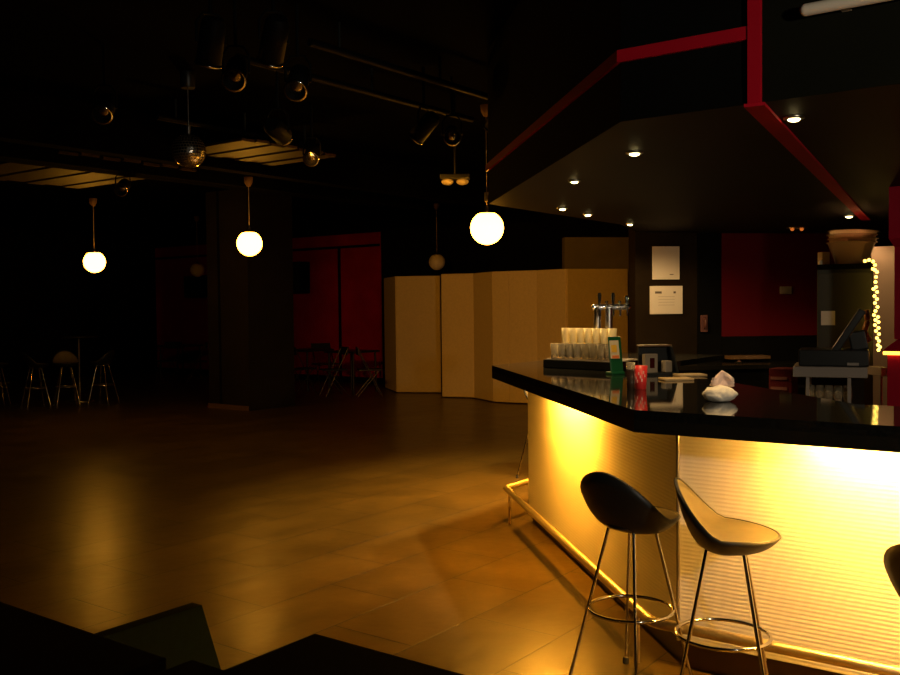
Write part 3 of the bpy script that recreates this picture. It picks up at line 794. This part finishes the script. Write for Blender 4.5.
def globe_lamp(px, py, D, ztop_, lit, label, r=.148, coupling=None):
    c = at_d(px, py, D)
    t = thing('pendant_lamp', label, 'pendant lamp', (c.x, c.y, c.z), 0, 'globe pendant lamps')
    prof = [(max(r*math.sin(PI*i/48), 1e-4), -r*math.cos(PI*i/48)) for i in range(49) if -r*math.cos(PI*i/48) < r*.87]
    g = MB(); g.lathe(prof, (0, 0, 0), 56); g.build('globe', M['globe'] if lit else M['opal'], t)
    g = MB(); g.lathe([(.055, r*.87), (.055, r*.93), (.02, r*1.0), (.012, r*1.3)], seg=20); g.build('holder', M['steel'], t)
    g = MB(); g.cyl((0, 0, r*1.25), (0, 0, ztop_-c.z), .0035); g.build('cord', M['cord'], t)
    g = MB(); g.lathe([(.02, -.10), (.045, -.06), (.05, 0)], (0, 0, ztop_-c.z), 18); g.build('ceiling_rose', M['skirting'], t)
    if coupling: 
        g = MB(); g.cyl((0, 0, coupling-c.z-.04), (0, 0, coupling-c.z+.04), .02); g.build('cord_grip', M['steel'], t)
globe_lamp(94.5, 262, 12.3, 2.97, True, 'lit globe pendant furthest left in the hall', .137)
globe_lamp(249.5, 243.5, 10.48, 2.97, True, 'lit globe pendant hanging in front of the pillar', .138)
globe_lamp(487, 228, 8.42, H, True, 'largest lit globe pendant by the end of the bar soffit', coupling=2.49)
globe_lamp(437, 262, 16.4, H, False, 'unlit globe pendant above the cream folding screens', .142)
globe_lamp(197.5, 270, 18.2, H, False, 'unlit globe pendant just left of the pillar', .135)

# unlit tube on the grey bulkhead
d_ = ray(806, 10); fp_ = bl[1]+nA*.055; k_ = fp_.dot(nA)/d_.dot(nA); s0 = d_*k_; a = Vector((s0.x, s0.y, EYE+s0.z)); s0 = Vector((s0.x, s0.y, 0))-nA*.055
zt = a.z
tt = thing('wall_tube_lamp', 'unlit pale tube mounted along the grey bulkhead at top right', 'lamp', (s0.x+nA.x*.05, s0.y+nA.y*.05, zt))
q0 = s0+nA*.055+Vector((0, 0, zt)); q1 = q0-dA*.75
g = MB(); g.cyl(q0, q1, .021, seg=18); g.sphere(q0, .021); g.sphere(q1, .021); g.build('tube', M['offtube'], tt, world=True)
g = MB()
for s in (.12, .62): g.box(q0-dA*s-nA*.03, (.03, .046, .03), ANG_A)
g.build('bracket', M['housing'], tt, world=True)

# mirror ball
c = at_d(189, 151, 7.15); R_ = .127
mb_ = thing('mirror_ball', 'mirror ball hanging below the black ceiling', 'mirror ball', c)
g = MB(); rings = 18
for i in range(1, rings):
    th0 = PI*(i-.5)/rings; th1 = PI*(i+.5)/rings; nseg = max(6, int(36*math.sin(PI*i/rings)))
    for k in range(nseg):
        a0 = 2*PI*(k+.05)/nseg; a1 = 2*PI*(k+.95)/nseg; e = .012
        def sp2(t_, a_, rr=R_): return Vector((rr*math.sin(t_)*math.cos(a_), rr*math.sin(t_)*math.sin(a_), -rr*math.cos(t_)))
        g._new([sp2(th0+e, a0), sp2(th0+e, a1), sp2(th1-e, a1), sp2(th1-e, a0)], [(0, 1, 2, 3)])
g.build('mirror_facets', M['mirror'], mb_)
g = MB(); g.sphere((0, 0, 0), R_*.975, 32, 20); g.build('ball_core', M['ballcore'], mb_)
g = MB(); g.cyl((0, 0, R_*.95), (0, 0, R_+.06), .016); g.cyl((0, 0, R_+.06), (0, 0, H-c.z-.10), .004); g.build('hanger', M['steel'], mb_)
g = MB(); g.lathe([(.05, -.12), (.055, -.11), (.055, 0)], (0, 0, H-c.z), 18); g.build('motor', M['till'], mb_)

# lighting rails and spotlights on the black ceiling
def rail_(px, py, z, length, label, r=.024):
    c = at_z(px, py, z); t = thing('lighting_rail', label, 'rail', (c.x, c.y, z), ANG_B, 'lighting rails under the ceiling')
    g = MB(); g.cyl((-length/2, 0, 0), (length/2, 0, 0), r); g.build('rail_bar', M['canblack'], t)
    for s in (-.4, 0, .4):
        g = MB(); g.cyl((s*length, 0, r*.9), (s*length, 0, H-z), .010); g.build('hanger', M['till'], t)
    return c
rail_(440, 82, 3.12, 2.6, 'lighting rail nearest the bar bulkhead')
rail_(372, 93, 3.12, 2.6, 'lighting rail left of the one nearest the bulkhead')
rail_(245, 133, 3.12, 1.9, 'lighting rail passing above the mirror ball')
rail_(64, 144, 2.98, .9, 'short lighting rail at the far left of the ceiling')
def spot_can(px, py, z, aim, label):
    c = at_z(px, py, z); t = thing('spotlight', label, 'spotlight', c, 0, 'stage spotlights under the ceiling')
    d = (Vector(aim)-c).normalized(); Q = Vector((0, 0, 1)).rotation_difference(d)
    side = d.cross(Vector((0, 0, 1))).normalized()
    g = MB(); g.lathe([(.045, -.13), (.062, -.10), (.066, .10), (.060, .10), (.050, .02)], (0, 0, 0), 20, axis=d, cap1=False); g.build('housing', M['canblack'], t)
    g = MB(); g.lathe([(.0665, .092), (.071, .096), (.071, .106), (.060, .108)], (0, 0, 0), 20, axis=d, cap0=False, cap1=False); g.build('front_ring', M['chrome'], t)
    g = MB(); g.lathe([(.058, .06), (.04, .075), (.001, .08)], (0, 0, 0), 20, axis=d, cap0=False, cap1=False); g.build('lens', M['mirror'], t)
    topz = H-c.z
    g = MB(); g.tube([side*.074, side*.074+Vector((0, 0, .10)), side*.04+Vector((0, 0, .15)), -side*.04+Vector((0, 0, .15)), -side*.074+Vector((0, 0, .10)), -side*.074], .007, 8)
    g.cyl((0, 0, .15), (0, 0, topz), .010); g.build('yoke', M['canblack'], t)
    return c
cams = Vector((0, 0, 1.5))
spot_can(452, 135, 2.85, (0.2, 2.0, 1.0), 'spotlight whose lens ring glints left of the bulkhead')
spot_can(424, 128, 2.85, (-3, 9, 0), 'spotlight turned away beside the glinting one')
spot_can(211, 44, 2.85, (-2, 6, 0), 'topmost spotlight left of the twin brackets')
spot_can(236, 73, 2.85, (-1, 2, .5), 'spotlight directly below the topmost one')
spot_can(274, 42, 2.85, (-2, 7, 0), 'spotlight with an upright bracket at the top of the ceiling')
spot_can(298, 82, 2.85, (-1, 3, .5), 'small spotlight at the left end of the middle rail')
spot_can(105, 108, 2.88, (-2, 3, .3), 'spotlight above the brown ceiling boards at left')
spot_can(123, 187, 2.80, (-3, 5, .5), 'low hung spotlight beside the left globe cord')
spot_can(312, 155, 2.85, (-1, 4, .5), 'spotlight right of the brown boards over the pillar')
spot_can(498, 117, 2.85, (-1, 9, .5), 'spotlight close against the black bulkhead')
# twin oval ceiling lamp, unlit
c = at_z(455, 183, 2.75)
t = thing('twin_lamp', 'unlit twin oval lamp above and left of the largest globe', 'lamp', c)
g = MB(); g.box((0, 0, .06), (.30, .12, .05), 0, .01); g.cyl((0, 0, .08), (0, 0, H-c.z), .012); g.build('lamp_body', M['till'], t)
for s in (-.075, .075):
    g = MB(); g.sphere((s, -.02, .01), .062, 18, 10, .55); g.build('oval_lens', M['opal'], t)

# ================================================================== FOLDING SCREENS
def screen_panel(a, b, h0, h1, parent, th_=.035):
    a, b = Vector(a), Vector(b); d = (b-a).normalized(); n = Vector((d.y, -d.x, 0))
    g = MB(); g.prism([a+n*th_/2, b+n*th_/2, b-n*th_/2, a-n*th_/2], h0, h1); o_ = g.build('screen_panel', M['screen'], parent, world=True)
    bv = o_.modifiers.new('bevel', 'BEVEL'); bv.width = .012; bv.segments = 2
    return o_
def base_pt(px, py): v = at_z(px, py, 0); v.z = 0; return v
HS = 2.06
pts1 = [at_z(384.5, 278.2, HS), at_z(396.5, 277.3, HS), at_z(441, 277.2, HS)]
pts1 = [base_pt(386, 388.5), base_pt(397.5, 393), base_pt(441.3, 393.2)]
pts2 = [base_pt(442.5, 397.5), base_pt(475, 398.5), base_pt(494.5, 402.6), base_pt(510, 403.4), base_pt(538, 404.6), base_pt(567, 407.5), base_pt(628, 405)]
s1 = thing('folding_screen', 'left cream folding screen next to the red wall', 'folding screen', pts1[1], 0, 'cream folding screens')
for a, b in zip(pts1[:-1], pts1[1:]): screen_panel(a, b, .015, HS, s1)
s2 = thing('folding_screen', 'longer cream folding screen running behind the end of the bar', 'folding screen', pts2[1], 0, 'cream folding screens')
for a, b in zip(pts2[:-1], pts2[1:]): screen_panel(a, b, .015, HS, s2)

# ================================================================== WALL SPEAKERS on the red wall
def red_u(px):
    d = ray(px, 300); k = (T1-.05)/(d.x*dB.x+d.y*dB.y); return ru(d*k)
def red_z(px, py):
    d = ray(px, py); k = (T1-.3)/(d.x*dB.x+d.y*dB.y); return EYE+d.z*k
def speaker(px0, px1, py0, py1, label):
    u0, u1 = red_u(px0), red_u(px1); z0, z1 = red_z(px1, py1), red_z(px1, py0)
    c = ut((u0+u1)/2, T1-.20)
    t = thing('wall_speaker', label, 'loudspeaker', (c.x, c.y, z0), ANG_A, 'black speakers on the red wall')
    g = MB(); g.box((0, 0, (z1-z0)/2), (u1-u0, .26, z1-z0), 0, .015); g.build('speaker_box', M['black'], t)
    g = MB(); g.box((0, -.133, (z1-z0)/2), ((u1-u0)*.9, .012, (z1-z0)*.93), 0, .005); g.build('grille', M['till'], t)
    g = MB(); g.box((0, .146, (z1-z0)/2), (.12, .05, .2)); g.build('wall_bracket', M['till'], t)
speaker(280, 311, 261, 293, 'black speaker on the red wall just right of the pillar')
speaker(194, 214, 275, 297, 'black speaker on the red wall just left of the pillar')

# ================================================================== FAR FURNITURE
G2 = 'bar stools round the high table'
for k, (px, py, rz, lb) in enumerate(((36, 408, 40, 'bar stool with bright legs at far left of the high table'), (67, 406, -60, 'bar stool in the middle beside the high table post'), (104, 404, 170, 'bar stool right of the high table at the far left'), (-4, 407, 10, 'bar stool cut off by the left edge of the photo'))):
    p = at_z(px, py, 0); c_ = copy_tree(stool, (p.x, p.y, 0), math.radians(rz), lb); c_['group'] = G2
p = at_z(80, 401, 0)
ht = thing('high_table', 'tall round table on a thin post among the far bar stools', 'table', (p.x, p.y, 0))
g = MB(); g.lathe([(.22, 0), (.22, .012), (.03, .03)], seg=24); g.build('base_plate', M['steel'], ht)
g = MB(); g.cyl((0, 0, .02), (0, 0, 1.06), .02); g.build('post', M['darkmetal'], ht)
g = MB(); g.lathe([(.29, 1.06), (.30, 1.07), (.30, 1.085), (.29, 1.09)], seg=32); g.build('tabletop', M['chair'], ht)

def make_table(label, loc, rz, group, w_=.7, d_=.7, h_=.75):
    t = thing('cafe_table', label, 'table', loc, rz, group)
    g = MB(); g.box((0, 0, h_-.0175), (w_, d_, .035), 0, .006); g.build('tabletop', M['chair'], t)
    for sx in (-1, 1):
        for sy in (-1, 1):
            g = MB(); g.cyl((sx*(w_/2-.06), sy*(d_/2-.06), h_-.035), (sx*(w_/2-.05), sy*(d_/2-.05), 0), .018); g.build('leg', M['chair'], t)
    return t
def make_chair(label, loc, rz, group):
    t = thing('folding_chair', label, 'chair', loc, rz, group)
    g = MB(); g.box((0, 0, .45), (.40, .40, .025), 0, .008); g.build('seat', M['chair'], t)
    g = MB(); g.box((0, .20, .77), (.40, .022, .14), rot=Matrix.Rotation(math.radians(-8), 3, 'X'), bevel=.006); g.build('backrest', M['chair'], t)
    for sx in (-.19, .19):
        g = MB(); g.cyl((sx, .215, .84), (sx, -.20, 0), .009); g.build('leg', M['darkmetal'], t)
        g = MB(); g.cyl((sx*.9, -.15, .44), (sx*.9, .22, 0), .009); g.build('leg', M['darkmetal'], t)
    return t
G3 = 'black tables by the red wall'; G4 = 'black folding chairs by the red wall'
def fp(px, D): v = at_d(px, 340, D); return (v.x, v.y, 0)
tb1 = make_table('black table right beside the pillar before the red wall', fp(307, 17.6), ANG_A, G3)
copy_tree(tb1, fp(352, 16.9), ANG_A, 'black table between the folding chairs nearest the cream screen')
ch = make_chair('black folding chair nearest the cream screen before the red wall', fp(369, 16.2), ANG_A+2.4, G4)
copy_tree(ch, fp(333, 16.3), ANG_A-.5, 'black folding chair between the two tables by the red wall')
copy_tree(ch, fp(325, 18.0), ANG_A+1.2, 'black folding chair behind the gap between the tables')
copy_tree(ch, fp(300, 16.6), ANG_A+2.9, 'black folding chair beside the right edge of the pillar')
t2 = copy_tree(tb1, fp(180, 20.4), ANG_A, 'black table left of the pillar in the dark corner')
copy_tree(ch, fp(168, 19.6), ANG_A+.4, 'black folding chair at the left end of the dark corner table')
copy_tree(ch, fp(196, 19.2), ANG_A-.6, 'black folding chair half hidden by the left side of the pillar')

# ================================================================== FOREGROUND TABLES
def near_table(corner, du, dt, label, z=.75):
    """corner is the far right corner; the top runs du to the left (dA) and dt back to the camera"""
    c = corner + dA*(du/2) - dB*(dt/2)
    t = thing('near_table', label, 'table', (c.x, c.y, 0), ANG_A, 'black tables in the foreground')
    g = MB(); g.box((0, 0, z-.015), (du, dt, .03), 0, .004); g.build('tabletop', M['tabletop'], t)
    for sx in (-1, 1):
        for sy in (-1, 1):
            g = MB(); g.cyl((sx*(du/2-.07), sy*(dt/2-.07), 0), (sx*(du/2-.07), sy*(dt/2-.07), z-.03), .02); g.build('leg', M['chrome'], t)
q1 = at_z(167, 658, .75); q1.z = 0
near_table(q1, 1.2, .75, 'black table top running along the bottom left edge')
q3 = at_z(315, 633, .75); q3.z = 0
near_table(q3 - dA*.80, .80, .75, 'black table corner at the bottom centre of the photo')
near_table(q1-dA*.150+dB*.045, .12, .62, 'narrow black table edge between the two larger foreground tables', .74)
# low green chair behind the left table
p = at_z(198, 604, .52); p.z = 0
gc = thing('lounge_chair', 'dark green low chair back peeping over the left foreground table', 'chair', p, ANG_B)
# local x along B (right and away); the back spans to the left
g = MB()
g._new([Vector(v) for v in ((-.50, -.02, .52), (0, -.02, .52), (.10, -.02, .20), (-.60, -.02, .20), (-.50, .03, .52), (0, .03, .52), (.10, .03, .20), (-.60, .03, .20))],
       [(0, 1, 2, 3), (4, 5, 6, 7), (0, 1, 5, 4), (1, 2, 6, 5), (2, 3, 7, 6), (3, 0, 4, 7)])
g.build('backrest', M['green'], gc)
g = MB(); g.box((-.25, .29, .25), (.60, .50, .10), 0, .02); g.build('seat', M['green'], gc)
for sx in (-.5, 0):
    for sy in (.02, .50):
        g = MB(); g.cyl((sx, sy, 0), (sx, sy, .22), .015); g.build('leg', M['chair'], gc)

# ================================================================== LIGHT
# added fill spot and can washing screens and red wall; unseen lamp at right
aim_ = Vector((.5, 15.0, 1.3)); hc = spot_can(278, 131, 2.72, aim_, 'added spotlight can with fill light for the cream folding screens, right of the mirror ball')
hl = hc + (aim_-hc).normalized()*.14
light('screen_fill_spot', 'SPOT', hl, 290, (1, .38, .03), (.5, 15.0, 1.3), spot_size=math.radians(42), spot_blend=.6, shadow_soft_size=.08)
light('unseen_side_lamp', 'SPOT', (2.0, 0, 2.15), 140, (1, .84, .62), (1.75, 4.0, 2.05), spot_size=math.radians(76), spot_blend=.7, shadow_soft_size=.1)
w = bpy.data.worlds.new('world'); sc.world = w; w.use_nodes = True
w.node_tree.nodes['Background'].inputs['Color'].default_value = (.02, .015, .01, 1); w.node_tree.nodes['Background'].inputs['Strength'].default_value = .02
sc.view_settings.view_transform = 'Standard'; sc.view_settings.look = 'None'; sc.view_settings.exposure = 0; sc.view_settings.gamma = 1; sc.view_settings.use_curve_mapping = False
sc.cycles.use_denoising = True
sc.cycles.sample_clamp_indirect = 6
sc.cycles.max_bounces = 10; sc.cycles.transmission_bounces = 10
